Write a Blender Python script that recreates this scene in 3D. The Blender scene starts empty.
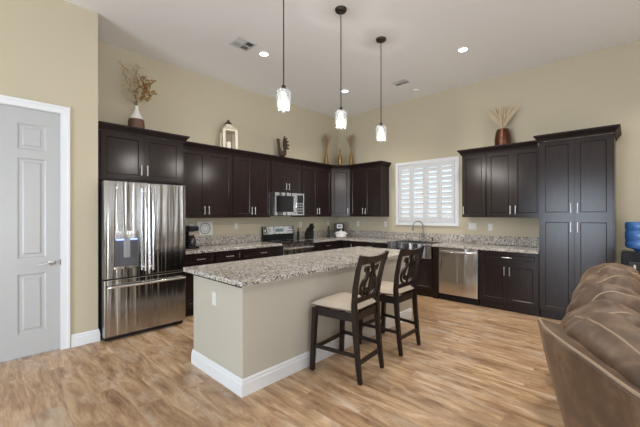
import bpy, bmesh, math, random
from mathutils import Vector, Matrix, noise
PI = math.pi
random.seed(4)
S = bpy.context.scene
C = S.collection

# ---------------------------------------------------------------- camera
cam_d = bpy.data.cameras.new('camera'); cam = bpy.data.objects.new('camera', cam_d); C.objects.link(cam)
S.camera = cam
yaw, pit, rol = .7599, .0014, -.0014
F = Vector((-math.sin(yaw)*math.cos(pit), math.cos(yaw)*math.cos(pit), math.sin(pit)))
R0 = Vector((math.cos(yaw), math.sin(yaw), 0)); U0 = R0.cross(F)
RR = R0*math.cos(rol)+U0*math.sin(rol); UU = U0*math.cos(rol)-R0*math.sin(rol)
m = Matrix.Identity(4)
for i in range(3):
    m[i][0] = RR[i]; m[i][1] = UU[i]; m[i][2] = -F[i]
m[0][3], m[1][3], m[2][3] = 5.0819, -5.9799, 1.4276
cam.matrix_world = m
cam_d.sensor_width = 36; cam_d.lens = 328.22*36/640; cam_d.clip_start = .05

# ---------------------------------------------------------------- world, lights, exposure
W = bpy.data.worlds.new('sky'); S.world = W; W.use_nodes = True
bg = W.node_tree.nodes['Background']; bg.inputs[0].default_value = (.80, .90, 1, 1); bg.inputs[1].default_value = 1.7
S.view_settings.view_transform = 'Standard'; S.view_settings.look = 'None'
S.view_settings.gamma = 1; S.view_settings.use_curve_mapping = False
S.view_settings.exposure = 0.0

def area(name, loc, direction, sx, sy, power, col=(1, 1, 1), spread=PI):
    l = bpy.data.lights.new(name, 'AREA'); l.shape = 'RECTANGLE'; l.size = sx; l.size_y = sy
    l.energy = power; l.color = col; l.spread = spread
    o = bpy.data.objects.new(name, l); C.objects.link(o); o.location = loc
    o.rotation_euler = Vector(direction).to_track_quat('-Z', 'Y').to_euler()
    return o
H = 3.7
XR, YB = 9.6, -10.8          # far right wall, wall behind the camera
DAY = (.90, .95, 1); PW_ = 52
RWIN = [(-8.1, .9, .1, 2.5), (-6.8, .9, .1, 2.5), (-5.5, .9, .1, 2.5), (-3.0, .22, .1, 2.6), (-2.3, .22, .1, 2.6), (-1.6, .22, .1, 2.6), (-.9, .22, .1, 2.6)]   # unseen right-wall openings added for fill, narrow ones shaped for fridge streaks (y centre, width, z0, z1)
BWIN = [(3.6, 2.2, .15, 2.35)]          # openings in the back wall (x centre, ...)
for (yc, w, z0, z1), pw in zip(RWIN, (1.5, 2.3, 2.6, 3.8, 3.8, 3.8, 3.8)):
    area('daylight_fill', (XR+.12, yc, (z0+z1)/2), (-1, 0, 0), w, z1-z0, pw*PW_*w*(z1-z0)/2.5, DAY)  # area fill standing in for daylight at the unseen right-wall openings
for (xc, w, z0, z1), pw in zip(BWIN, (2.5,)):
    area('daylight_fill', (xc, YB-.12, (z0+z1)/2), (0, 1, 0), w, z1-z0, pw*PW_*w*(z1-z0)/2.5, (.74, .86, 1))  # same area fill at the unseen back opening, tinted bluer

# ---------------------------------------------------------------- materials
def mat(name, col=(.5, .5, .5), rough=.5, metal=0, spec=.5, coat=0, emit=None, estr=0, alpha=None):
    M = bpy.data.materials.new(name); M.use_nodes = True
    b = M.node_tree.nodes['Principled BSDF']
    b.inputs['Base Color'].default_value = (*col, 1); b.inputs['Roughness'].default_value = rough
    b.inputs['Metallic'].default_value = metal; b.inputs['Specular IOR Level'].default_value = spec
    b.inputs['Coat Weight'].default_value = coat; b.inputs['Coat Roughness'].default_value = .08
    if emit: b.inputs['Emission Color'].default_value = (*emit, 1); b.inputs['Emission Strength'].default_value = estr
    return M
def N(M, t, **kw):
    n = M.node_tree.nodes.new(t)
    for k, v in kw.items():
        if k.startswith('i_'): n.inputs[k[2:].replace('_', ' ')].default_value = v
        else: setattr(n, k, v)
    return n
def L(M, a, b): M.node_tree.links.new(a, b)
def coords(M, scale=(1, 1, 1), rot=(0, 0, 0), loc=(0, 0, 0)):
    tc = N(M, 'ShaderNodeTexCoord'); mp = N(M, 'ShaderNodeMapping')
    mp.inputs['Scale'].default_value = scale; mp.inputs['Rotation'].default_value = rot; mp.inputs['Location'].default_value = loc
    L(M, tc.outputs['Object'], mp.inputs['Vector']); return mp.outputs['Vector']
def ramp(M, stops, fac, interp='LINEAR'):
    r = N(M, 'ShaderNodeValToRGB'); r.color_ramp.interpolation = interp
    e = r.color_ramp.elements
    while len(e) < len(stops): e.new(.5)
    for k, (p, c) in enumerate(stops): e[k].position = p; e[k].color = (*c, 1)
    L(M, fac, r.inputs['Fac']); return r.outputs['Color']
def bsdf(M): return M.node_tree.nodes['Principled BSDF']
def bump(M, fac, strength=.2, dist=.01):
    b = N(M, 'ShaderNodeBump'); b.inputs['Strength'].default_value = strength; b.inputs['Distance'].default_value = dist
    L(M, fac, b.inputs['Height']); L(M, b.outputs['Normal'], bsdf(M).inputs['Normal'])
def mixrgb(M, a, b, fac, mode='MIX'):
    x = N(M, 'ShaderNodeMix', data_type='RGBA', blend_type=mode)
    for v, i in ((fac, 0), (a, 6), (b, 7)):
        if hasattr(v, 'links'): L(M, v, x.inputs[i])
        elif i == 0: x.inputs[0].default_value = v
        else: x.inputs[i].default_value = (*v, 1)
    return x.outputs[2]

def paint(name, col, rough=.75, tex=.12):
    M = mat(name, col, rough, spec=.3)
    v = coords(M); n = N(M, 'ShaderNodeTexNoise', i_Scale=45.0, i_Detail=4.0); L(M, v, n.inputs['Vector'])
    bump(M, n.outputs['Fac'], tex, .004)
    return M
wall_m = paint('wall paint', (.53, .473, .350))
ceil_m = paint('ceiling paint', (.86, .86, .86), .9)
trim_m = mat('white trim', (.77, .79, .81), .35)
door_m = mat('door paint', (.47, .475, .48), .35)
island_m = paint('island paint', (.50, .47, .40))
shutter_m = mat('shutter white', (.66, .67, .68), .4)
plastic_w = mat('white plastic', (.70, .70, .68), .3)
black = mat('black plastic', (.010, .010, .012), .35, spec=.3)
blackglass = mat('black glass', (.006, .006, .008), .05, coat=1)
darkgrey = mat('dark grey enamel', (.04, .04, .045), .4)
nickel = mat('brushed nickel', (.62, .61, .59), .28, 1)
dark_nickel = mat('dark brushed nickel', (.30, .29, .28), .25, 1)
chrome = mat('chrome', (.75, .75, .76), .12, 1)
bronze = mat('dark bronze', (.05, .042, .036), .4, .7)

def wood_dark(name, c0, c1, rough=.3):
    M = mat(name, c0, rough)
    v = coords(M, (14, 14, 1.3)); n = N(M, 'ShaderNodeTexNoise', i_Scale=3.0, i_Detail=5.0, i_Roughness=.6); L(M, v, n.inputs['Vector'])
    c = ramp(M, [(.35, c0), (.7, c1)], n.outputs['Fac']); L(M, c, bsdf(M).inputs['Base Color'])
    bsdf(M).inputs['Specular IOR Level'].default_value = .29
    return M
espresso = wood_dark('espresso stained wood', (.018, .0115, .0105), (.025, .0165, .015), .21)
crown_m = wood_dark('espresso crown wood', (.014, .009, .008), (.020, .013, .012), .5)
bsdf(crown_m).inputs['Specular IOR Level'].default_value = .15
stoolwood = wood_dark('dark stool wood', (.014, .010, .009), (.028, .019, .016), .32)

# granite
granite = mat('speckled granite', (.5, .5, .5), .12)
v = coords(granite)
g1 = N(granite, 'ShaderNodeTexVoronoi', i_Scale=115.0); L(granite, v, g1.inputs['Vector'])
g2 = N(granite, 'ShaderNodeTexVoronoi', i_Scale=72.0); L(granite, v, g2.inputs['Vector'])
g3 = N(granite, 'ShaderNodeTexNoise', i_Scale=9.0, i_Detail=3.0); L(granite, v, g3.inputs['Vector'])
sp = N(granite, 'ShaderNodeSeparateColor'); L(granite, g1.outputs['Color'], sp.inputs[0])
sp2 = N(granite, 'ShaderNodeSeparateColor'); L(granite, g2.outputs['Color'], sp2.inputs[0])
c1 = ramp(granite, [(0, (.010, .010, .013)), (.22, (.20, .20, .215)), (.36, (.54, .51, .47)), (.58, (.84, .81, .76)), (.86, (.36, .29, .24))], sp.outputs[0], 'CONSTANT')
c2 = ramp(granite, [(0, (.03, .03, .035)), (.20, (.46, .43, .40)), (.5, (.80, .78, .74)), (.84, (.28, .27, .28))], sp2.outputs[1], 'CONSTANT')
c3 = mixrgb(granite, c1, c2, .5)
c4 = mixrgb(granite, c3, ramp(granite, [(.3, (.85, .80, .74)), (.7, (1, 1, 1))], g3.outputs['Fac']), 1.0, 'MULTIPLY')
L(granite, c4, bsdf(granite).inputs['Base Color'])

# plank floor, boards along x
floor_m = mat('oak plank floor', (.5, .4, .3), .36)
tc = N(floor_m, 'ShaderNodeTexCoord')
br = N(floor_m, 'ShaderNodeTexBrick', offset=.37, offset_frequency=2, squash=1.0)
br.inputs['Color1'].default_value = (0, 0, 0, 1); br.inputs['Color2'].default_value = (1, 1, 1, 1); br.inputs['Mortar'].default_value = (.5, .5, .5, 1)
br.inputs['Scale'].default_value = 1; br.inputs['Mortar Size'].default_value = .0015; br.inputs['Mortar Smooth'].default_value = .3
br.inputs['Brick Width'].default_value = 1.22; br.inputs['Row Height'].default_value = .178
L(floor_m, tc.outputs['Object'], br.inputs['Vector'])
sepb = N(floor_m, 'ShaderNodeSeparateColor'); L(floor_m, br.outputs['Color'], sepb.inputs[0])
cmb = N(floor_m, 'ShaderNodeCombineXYZ')
mu = N(floor_m, 'ShaderNodeMath', operation='MULTIPLY'); mu.inputs[1].default_value = 37.0; L(floor_m, sepb.outputs[0], mu.inputs[0])
L(floor_m, mu.outputs[0], cmb.inputs[0]); L(floor_m, mu.outputs[0], cmb.inputs[1])
addv = N(floor_m, 'ShaderNodeVectorMath', operation='ADD'); L(floor_m, tc.outputs['Object'], addv.inputs[0]); L(floor_m, cmb.outputs[0], addv.inputs[1])
def fl_noise(scale3, sc, det, dist=0.0):
    mp = N(floor_m, 'ShaderNodeMapping'); mp.inputs['Scale'].default_value = scale3; L(floor_m, addv.outputs[0], mp.inputs['Vector'])
    n = N(floor_m, 'ShaderNodeTexNoise', i_Scale=sc, i_Detail=det, i_Roughness=.68, i_Distortion=dist); L(floor_m, mp.outputs[0], n.inputs['Vector']); return n.outputs['Fac']
nA = fl_noise((1, 5.0, 1), 2.2, 7.0, .9)
nB = fl_noise((2.6, 46, 1), 2.4, 6.0, .5)
nC = fl_noise((1.6, 4, 1), 1.1, 3.0, .2)
colA = ramp(floor_m, [(.28, (.22, .12, .06)), (.42, (.40, .25, .14)), (.55, (.58, .40, .24)), (.70, (.74, .58, .40))], nA)
colB = ramp(floor_m, [(.35, (.60, .50, .42)), (.55, (1, 1, 1))], nB)
cf = mixrgb(floor_m, colA, colB, .62, 'MULTIPLY')
cf = mixrgb(floor_m, cf, (.68, .58, .48), ramp(floor_m, [(.52, (0, 0, 0)), (.72, (.65, .65, .65))], nC))
tone = ramp(floor_m, [(0, (.78, .76, .75)), (1, (1, 1, 1))], sepb.outputs[0])
cf = mixrgb(floor_m, cf, tone, 1.0, 'MULTIPLY')
sm = N(floor_m, 'ShaderNodeMath', operation='MULTIPLY'); sm.inputs[1].default_value = .5; L(floor_m, br.outputs['Fac'], sm.inputs[0])
cf = mixrgb(floor_m, cf, (.16, .10, .06), sm.outputs[0])
L(floor_m, cf, bsdf(floor_m).inputs['Base Color'])
bump(floor_m, nB, .12, .003)

# stainless with the slight vertical waviness of the fridge sheet
def steel(name, col, rough, wav, sc=(3.2, 3.2, .25)):
    M = mat(name, col, rough, 1)
    v = coords(M, sc); n = N(M, 'ShaderNodeTexNoise', i_Scale=2.4, i_Detail=1.5, i_Distortion=.5); L(M, v, n.inputs['Vector'])
    bump(M, n.outputs['Fac'], wav, .035)
    return M
steel_wavy = steel('wavy stainless steel', (.44, .425, .41), .17, .40, (6.5, 6.5, .16))
steel_soft = steel('stainless steel', (.70, .69, .68), .16, .5, (3, 3, .25))
steel_sink = mat('sink steel', (.62, .62, .63), .2, 1)

# leather-look sofa fabric
sofa_m = mat('brown suede leather', (.25, .17, .12), .5, spec=.45)
v = coords(sofa_m); n1 = N(sofa_m, 'ShaderNodeTexNoise', i_Scale=6.5, i_Detail=7.0, i_Roughness=.65); L(sofa_m, v, n1.inputs['Vector'])
n2 = N(sofa_m, 'ShaderNodeTexNoise', i_Scale=60.0, i_Detail=3.0); L(sofa_m, v, n2.inputs['Vector'])
L(sofa_m, ramp(sofa_m, [(.32, (.058, .032, .018)), (.5, (.100, .058, .034)), (.68, (.20, .130, .084))], n1.outputs['Fac']), bsdf(sofa_m).inputs['Base Color'])
bsdf(sofa_m).inputs['Sheen Weight'].default_value = .16; bsdf(sofa_m).inputs['Sheen Tint'].default_value = (1, .72, .5, 1); bsdf(sofa_m).inputs['Sheen Roughness'].default_value = .4
bump(sofa_m, n2.outputs['Fac'], .15, .003)
sofa_pipe = mat('sofa piping', (.36, .26, .18), .6)
seat_m = mat('beige seat fabric', (.42, .36, .295), .85, spec=.2)
v = coords(seat_m); n1 = N(seat_m, 'ShaderNodeTexNoise', i_Scale=220.0, i_Detail=2.0); L(seat_m, v, n1.inputs['Vector']); bump(seat_m, n1.outputs['Fac'], .3, .002)

def thin_glass(name, tint, refl=.08, milky=.0, rough=.02):
    M = bpy.data.materials.new(name); M.use_nodes = True; nt = M.node_tree; nt.nodes.clear()
    out = nt.nodes.new('ShaderNodeOutputMaterial'); tr = nt.nodes.new('ShaderNodeBsdfTransparent'); tr.inputs[0].default_value = (*tint, 1)
    gl = nt.nodes.new('ShaderNodeBsdfGlossy'); gl.inputs['Roughness'].default_value = rough
    lw = nt.nodes.new('ShaderNodeLayerWeight'); lw.inputs[0].default_value = .35
    mr = nt.nodes.new('ShaderNodeMapRange'); mr.inputs[3].default_value = refl; mr.inputs[4].default_value = .7
    nt.links.new(lw.outputs['Fresnel'], mr.inputs[0])
    mx = nt.nodes.new('ShaderNodeMixShader'); nt.links.new(mr.outputs[0], mx.inputs[0]); nt.links.new(tr.outputs[0], mx.inputs[1]); nt.links.new(gl.outputs[0], mx.inputs[2])
    tl = nt.nodes.new('ShaderNodeBsdfTranslucent'); tl.inputs[0].default_value = (.95, .97, 1, 1)
    m2 = nt.nodes.new('ShaderNodeMixShader'); m2.inputs[0].default_value = milky
    nt.links.new(mx.outputs[0], m2.inputs[1]); nt.links.new(tl.outputs[0], m2.inputs[2]); nt.links.new(m2.outputs[0], out.inputs[0])
    return M
pane_m = thin_glass('window glass', (.95, .97, .97))
shade_m = thin_glass('seeded pendant glass', (.88, .91, .93), .12, .045, .06)
bulb_m = mat('lit bulb', (1, 1, 1), .3, emit=(1, .97, .93), estr=4)
can_m = mat('lit downlight lens', (1, 1, 1), .3, emit=(1, .97, .93), estr=9)
copper = mat('hammered copper', (.135, .062, .040), .3, 1)
v = coords(copper); n1 = N(copper, 'ShaderNodeTexVoronoi', i_Scale=34.0); L(copper, v, n1.inputs['Vector']); bump(copper, n1.outputs['Distance'], .6, .006)
pampas_m = mat('dried pampas', (.62, .50, .34), .9)
reed_m = mat('dry brown reeds', (.36, .27, .16), .9)
branch_m = mat('dry curled branch', (.24, .16, .09), .8)
leaf_m = mat('dry bronze leaves', (.30, .17, .06), .7)
cream_leaf = mat('cream dried sprigs', (.52, .43, .28), .9)
vase_w = mat('white glazed ceramic', (.80, .79, .76), .25)
vase_b = mat('brown unglazed clay', (.13, .065, .04), .5)
gold = mat('antique gold', (.30, .19, .075), .35, .7)
lantern_m = mat('weathered cream paint', (.66, .60, .48), .6)
rust = mat('dark rusted metal', (.06, .035, .025), .55, .4)
candle_m = mat('ivory candle', (.80, .76, .66), .6)
bluewater = mat('blue water bottle plastic', (.07, .22, .60), .12, coat=.5)
bsdf(bluewater).inputs['Transmission Weight'].default_value = .25
ledblue = mat('blue dispenser light', (.2, .3, 1), .4, emit=(.22, .28, 1), estr=3)
grey_m = mat('mid grey plastic', (.28, .28, .29), .4)
display_m = mat('lit range display', (.02, .03, .03), .1, emit=(.35, .5, .5), estr=.25)
mwwin = mat('microwave window', (.012, .012, .014), .08, spec=.35)
vent_m = mat('painted vent metal', (.60, .60, .59), .5)
ventdark = mat('vent interior', (.06, .06, .06), .8)

# ---------------------------------------------------------------- mesh helpers
class MB:
    def __init__(s): s.bm = bmesh.new()
    def add(s, other):   # merge other bmesh
        me = bpy.data.meshes.new('t'); other.to_mesh(me); s.bm.from_mesh(me); bpy.data.meshes.remove(me); other.free(); return s
    def box(s, x0, x1, y0, y1, z0, z1, bev=0, seg=1, M=None):
        b = bmesh.new(); bmesh.ops.create_cube(b, size=1)
        for v in b.verts: v.co = Vector(((x0+x1)/2+v.co.x*(x1-x0), (y0+y1)/2+v.co.y*(y1-y0), (z0+z1)/2+v.co.z*(z1-z0)))
        if bev: bmesh.ops.bevel(b, geom=list(b.edges), offset=bev, segments=seg, affect='EDGES', profile=.6)
        if M: bmesh.ops.transform(b, matrix=M, verts=b.verts)
        return s.add(b)
    def front(s, x0, x1, z0, z1, y, t, rail=.058, rec=.009, slope=.008, bev=.0015):   # shaker front facing -y, its face at y-t
        b = bmesh.new(); bmesh.ops.create_cube(b, size=1)
        for v in b.verts: v.co = Vector(((x0+x1)/2+v.co.x*(x1-x0), y-t/2+v.co.y*t, (z0+z1)/2+v.co.z*(z1-z0)))
        b.faces.ensure_lookup_table()
        f = min(b.faces, key=lambda f: f.calc_center_median().y)
        if rail:
            bmesh.ops.inset_region(b, faces=[f], thickness=rail, use_even_offset=True)
            bmesh.ops.inset_region(b, faces=[f], thickness=slope, depth=-rec, use_even_offset=True)
        return s.add(b)
    def lathe(s, prof, seg=24, c=(0, 0, 0), M=None, cap=True):
        b = bmesh.new(); rings = []
        for r, z in prof:
            if r < 1e-5: rings.append([b.verts.new((c[0], c[1], c[2]+z))])
            else: rings.append([b.verts.new((c[0]+r*math.cos(2*PI*k/seg), c[1]+r*math.sin(2*PI*k/seg), c[2]+z)) for k in range(seg)])
        for a, d in zip(rings, rings[1:]):
            for k in range(seg):
                k2 = (k+1) % seg
                if len(a) == 1 and len(d) == 1: continue
                if len(a) == 1: b.faces.new((a[0], d[k2], d[k]))
                elif len(d) == 1: b.faces.new((a[k], a[k2], d[0]))
                else: b.faces.new((a[k], a[k2], d[k2], d[k]))
        if cap:
            if len(rings[0]) > 1: b.faces.new(rings[0][::-1])
            if len(rings[-1]) > 1: b.faces.new(rings[-1])
        if M: bmesh.ops.transform(b, matrix=M, verts=b.verts)
        return s.add(b)
    def tube(s, pts, r, seg=8, sx=1.0, closed=False, up=None, sq=False):
        pts = [Vector(p) for p in pts]; n = len(pts); b = bmesh.new(); rings = []
        rr = r if hasattr(r, '__len__') else [r]*n
        ref = Vector(up) if up else None; prev = None
        for i, p in enumerate(pts):
            if closed: t = (pts[(i+1) % n]-pts[i-1])
            else: t = pts[min(i+1, n-1)]-pts[max(i-1, 0)]
            t.normalize()
            if ref is not None: a = ref-t*ref.dot(t)
            elif prev is None: a = t.orthogonal()
            else: a = prev-t*prev.dot(t)
            if a.length < 1e-6: a = t.orthogonal()
            a.normalize(); prev = a; c = t.cross(a)
            ring = []
            for k in range(seg):
                an = 2*PI*(k+(.5 if sq else 0))/seg
                f = math.sqrt(2) if sq else 1
                ring.append(b.verts.new(p+a*math.cos(an)*rr[i]*f+c*math.sin(an)*rr[i]*sx*f))
            rings.append(ring)
        rg = range(n) if closed else range(n-1)
        for i in rg:
            a, d = rings[i], rings[(i+1) % n]
            for k in range(seg): b.faces.new((a[k], a[(k+1) % seg], d[(k+1) % seg], d[k]))
        if not closed: b.faces.new(rings[0][::-1]); b.faces.new(rings[-1])
        return s.add(b)
    def bar(s, p, q, w, d=None, up=(0, 0, 1)):
        return s.tube([p, q], w/2, 4, (d or w)/w, up=up, sq=True)
    def sweep(s, path, prof, closed=False):   # prof: (out, z) polygon, out to the right of travel; path 2D
        P = [Vector(p) for p in path]; n = len(P); b = bmesh.new(); rings = []
        for i in range(n):
            def nrm(a, c): d = (c-a).normalized(); return Vector((d.y, -d.x))
            if closed: n1, n2 = nrm(P[i-1], P[i]), nrm(P[i], P[(i+1) % n])
            else:
                n1 = nrm(P[i-1], P[i]) if i else nrm(P[0], P[1]); n2 = nrm(P[i], P[i+1]) if i < n-1 else n1
            mi = (n1+n2); mi = mi/(mi.length_squared/2) if mi.length > 1e-6 else n1
            rings.append([b.verts.new((P[i].x+mi.x*o, P[i].y+mi.y*o, z)) for o, z in prof])
        k = len(prof)
        for i in (range(n) if closed else range(n-1)):
            a, d = rings[i], rings[(i+1) % n]
            for j in range(k): b.faces.new((a[j], a[(j+1) % k], d[(j+1) % k], d[j]))
        if not closed: b.faces.new(rings[0][::-1]); b.faces.new(rings[-1])
        bmesh.ops.recalc_face_normals(b, faces=b.faces)
        return s.add(b)
    def prism(s, poly, h0, h1, plane='xy', M=None):
        b = bmesh.new()
        f = {'xy': lambda u, v, h: (u, v, h), 'xz': lambda u, v, h: (u, h, v), 'yz': lambda u, v, h: (h, u, v)}[plane]
        A = [b.verts.new(f(u, v, h0)) for u, v in poly]; B = [b.verts.new(f(u, v, h1)) for u, v in poly]; n = len(poly)
        b.faces.new(A); b.faces.new(B[::-1])
        for i in range(n): b.faces.new((A[i], A[(i+1) % n], B[(i+1) % n], B[i]))
        bmesh.ops.recalc_face_normals(b, faces=b.faces)
        if M: bmesh.ops.transform(b, matrix=M, verts=b.verts)
        return s.add(b)
    def shift(s, v): bmesh.ops.translate(s.bm, verts=s.bm.verts, vec=Vector(v)); return s
    def make(s, name, m, parent=None, smooth=False, label=None, recalc=False):
        if recalc: bmesh.ops.recalc_face_normals(s.bm, faces=s.bm.faces)
        if smooth:
            for f in s.bm.faces: f.smooth = True
            for e in s.bm.edges:
                if len(e.link_faces) == 2 and e.calc_face_angle(0) > math.radians(38): e.smooth = False
        me = bpy.data.meshes.new(name); s.bm.to_mesh(me); s.bm.free()
        me.materials.append(m); o = bpy.data.objects.new(name, me); C.objects.link(o)
        if parent: o.parent = parent
        if label: o['label'] = label
        return o
def thing(name, label, cat, loc=(0, 0, 0), rz=0, group=None):
    o = bpy.data.objects.new(name, None); C.objects.link(o); o.empty_display_size = .1
    o.location = loc; o.rotation_euler = (0, 0, rz); o['label'] = label; o['category'] = cat
    if group: o['group'] = group
    return o
def tag(o, label, cat, group=None):
    o['label'] = label; o['category'] = cat
    if group: o['group'] = group
    return o
def struct(o): o['kind'] = 'structure'; return o
def copy_tree(o, parent=None):
    c = o.copy(); C.objects.link(c)
    if parent: c.parent = parent
    for ch in o.children: copy_tree(ch, c)
    return c

# ---------------------------------------------------------------- room shell
T = .12
struct(MB().box(-.2, XR+.2, YB-.2, .2, -.1, 0).make('floor', floor_m))
struct(MB().box(-.2, XR+.2, YB-.2, .2, H, H+.1).make('ceiling', ceil_m))
struct(MB().box(-T, 0, -5.02, T, 0, H).make('wall_left', wall_m))
# the wall with the white door, standing forward of the fridge bay
PX = .716
DY0, DY1, DZ = -6.17, -5.353, 2.49
w = MB()
w.box(-T, PX, -5.14, -5.02, 0, H)
w.box(PX-T, PX, DY1, -5.14, 0, H); w.box(PX-T, PX, DY0, DY1, DZ, H); w.box(PX-T, PX, YB, DY0, 0, H)
struct(w.make('wall_pantry_side', wall_m))
# window wall with its opening
WX0, WX1, WZ0, WZ1 = 1.62, 2.78, 1.26, 2.40
w = MB()
w.box(0, WX0, 0, T, 0, H); w.box(WX1, XR, 0, T, 0, H); w.box(WX0, WX1, 0, T, 0, WZ0); w.box(WX0, WX1, 0, T, WZ1, H)
struct(w.make('wall_back', wall_m))
def holed(axis, c0, c1, a0, a1, wins):
    w = MB(); cur = a0
    def bx(u0, u1, z0, z1):
        if axis == 'x': w.box(c0, c1, u0, u1, z0, z1)
        else: w.box(u0, u1, c0, c1, z0, z1)
    for uc, ww, z0, z1 in wins:
        bx(cur, uc-ww/2, 0, H); bx(uc-ww/2, uc+ww/2, 0, z0); bx(uc-ww/2, uc+ww/2, z1, H); cur = uc+ww/2
    bx(cur, a1, 0, H); return w
struct(holed('x', XR, XR+T, YB, T, RWIN).make('wall_right', wall_m))
struct(holed('y', YB-T, YB, PX, XR, BWIN).make('wall_front', wall_m))
# frames round the unseen openings added for the area lights
k = 2
for axis, wins in (('x', RWIN), ('y', BWIN)):
    for uc, ww, z0, z1 in wins:
        f = MB()
        def fb(u0, u1, za, zb):
            if axis == 'x': f.box(XR-.03, XR+.09, u0, u1, za, zb)
            else: f.box(u0, u1, YB-.09, YB+.03, za, zb)
        fb(uc-ww/2-.05, uc-ww/2+.04, z0-.05, z1+.05); fb(uc+ww/2-.04, uc+ww/2+.05, z0-.05, z1+.05)
        fb(uc-ww/2+.04, uc+ww/2-.04, z0-.05, z0+.04); fb(uc-ww/2+.04, uc+ww/2-.04, z1-.04, z1+.05); fb(uc-.03, uc+.03, z0+.04, z1-.04)
        struct(f.make('window_%d' % k, trim_m)); k += 1
BP = [(0, 0), (.016, 0), (.016, .095), (.011, .104), (.011, .122), (.004, .134), (0, .134)]
struct(MB().sweep([(PX, YB), (PX, DY0-.085)][::-1], [(-o, z) for o, z in BP]).make('baseboard_left_rear', trim_m, recalc=True))
struct(MB().sweep([(PX, DY1+.085), (PX, -5.02), (PX-.1, -5.02)], BP).make('baseboard_left', trim_m, recalc=True))
struct(MB().sweep([(4.97, 0), (XR, 0)], BP).make('baseboard_back', trim_m, recalc=True))

# door with six moulded panels (in the forward wall, facing +x)
def slab_panel(b, y0, y1, z0, z1, x):
    pass
dr = MB(); bmd = bmesh.new()
ys = [DY0+.004, DY0+.115, DY0+.345, DY0+.475, DY1-.118, DY1-.004]
ys = [DY0+.004, DY0+.118, -5.825, -5.688, -5.474, DY1-.004]
ys = [DY0+.004, -6.045, -5.822, -5.690, -5.470, DY1-.004]
zs = [.012, .235, .83, .99, 1.99, 2.075, 2.335, DZ-.004]
grid = [[bmd.verts.new((PX-.022, y, z)) for y in ys] for z in zs]
pan = []
for i in range(len(zs)-1):
    for j in range(len(ys)-1):
        f = bmd.faces.new((grid[i][j], grid[i][j+1], grid[i+1][j+1], grid[i+1][j]))
        if i in (1, 3, 5) and j in (1, 3): pan.append(f)
bmesh.ops.recalc_face_normals(bmd, faces=bmd.faces)
if bmd.faces[0].normal.x < 0: bmesh.ops.reverse_faces(bmd, faces=bmd.faces)
for f in pan:
    bmesh.ops.inset_region(bmd, faces=[f], thickness=.014, depth=-.010, use_even_offset=True)
    bmesh.ops.inset_region(bmd, faces=[f], thickness=.022, depth=0, use_even_offset=True)
    bmesh.ops.inset_region(bmd, faces=[f], thickness=.014, depth=.008, use_even_offset=True)
dr.add(bmd); dr.box(PX-.055, PX-.0345, DY0+.004, DY1-.004, .012, DZ-.004)
door = struct(dr.make('door_1', door_m))
cs = MB()
def casing(x0, x1, z_or):
    pass
for (y0, y1) in ((DY0-.078, DY0), (DY1, DY1+.078)):
    cs.box(PX, PX+.014, y0, y1, 0, DZ+.002, .003)
    yo = y0 if y0 < DY0 else y1
    s_ = 1 if yo == y0 else -1
    cs.box(PX, PX+.022, min(yo, yo+s_*.028), max(yo, yo+s_*.028), 0, DZ+.05, .004)
cs.box(PX, PX+.014, DY0-.078, DY1+.078, DZ, DZ+.078, .003); cs.box(PX, PX+.022, DY0-.078, DY1+.078, DZ+.050, DZ+.078, .004)
cs.box(PX-.1, PX, DY0-.002, DY0+.003, 0, DZ); cs.box(PX-.1, PX, DY1-.003, DY1+.002, 0, DZ); cs.box(PX-.1, PX, DY0, DY1, DZ-.003, DZ+.002)
struct(cs.make('trim_1', trim_m))
hk = MB(); Mx = Matrix.Translation((PX-.022, -5.425, .925)) @ Matrix.Rotation(PI/2, 4, 'Y')
hk.lathe([(.031, 0), (.031, .006), (.024, .012), (.012, .014), (.011, .045), (.013, .05), (0, .052)], 20, M=Mx)
hk.tube([(PX+.022, -5.425, .925), (PX+.028, -5.45, .927), (PX+.028, -5.49, .926), (PX+.024, -5.535, .918)], [.011, .010, .008, .006], 10)
hk.make('door_handle', nickel, door, smooth=True, label='brushed nickel lever handle')
MB().box(PX-.018, PX+.001, DY1-.004, DY1+.0025, .895, .955).make('strike_plate', bronze, door)

# kitchen window
wf = MB()
wf.box(1.56, 2.84, -.022, -.001, 2.40, 2.46, .004); wf.box(1.56, 2.84, -.03, -.001, 1.20, 1.26, .004)
wf.box(1.56, 1.62, -.022, -.001, 1.26, 2.40, .004); wf.box(2.78, 2.84, -.022, -.001, 1.26, 2.40, .004)
wf.box(WX0, WX0+.012, -.001, .10, WZ0, WZ1); wf.box(WX1-.012, WX1, -.001, .10, WZ0, WZ1); wf.box(WX0, WX1, -.001, .10, WZ0, WZ0+.012); wf.box(WX0, WX1, -.001, .10, WZ1-.012, WZ1)
wf.box(2.18, 2.22, .085, .105, WZ0, WZ1)
win = struct(wf.make('window_1', trim_m))
MB().box(WX0+.012, WX1-.012, .098, .102, WZ0+.012, WZ1-.012).make('pane', pane_m, win)
sh = thing('plantation_shutters', 'white four-panel plantation shutters over the sink with tilted louvers', 'shutters', (2.2, 0, WZ0))
fr = MB()
px_ = [1.633, 1.9175, 2.2035, 2.4855, 2.767]
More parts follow.
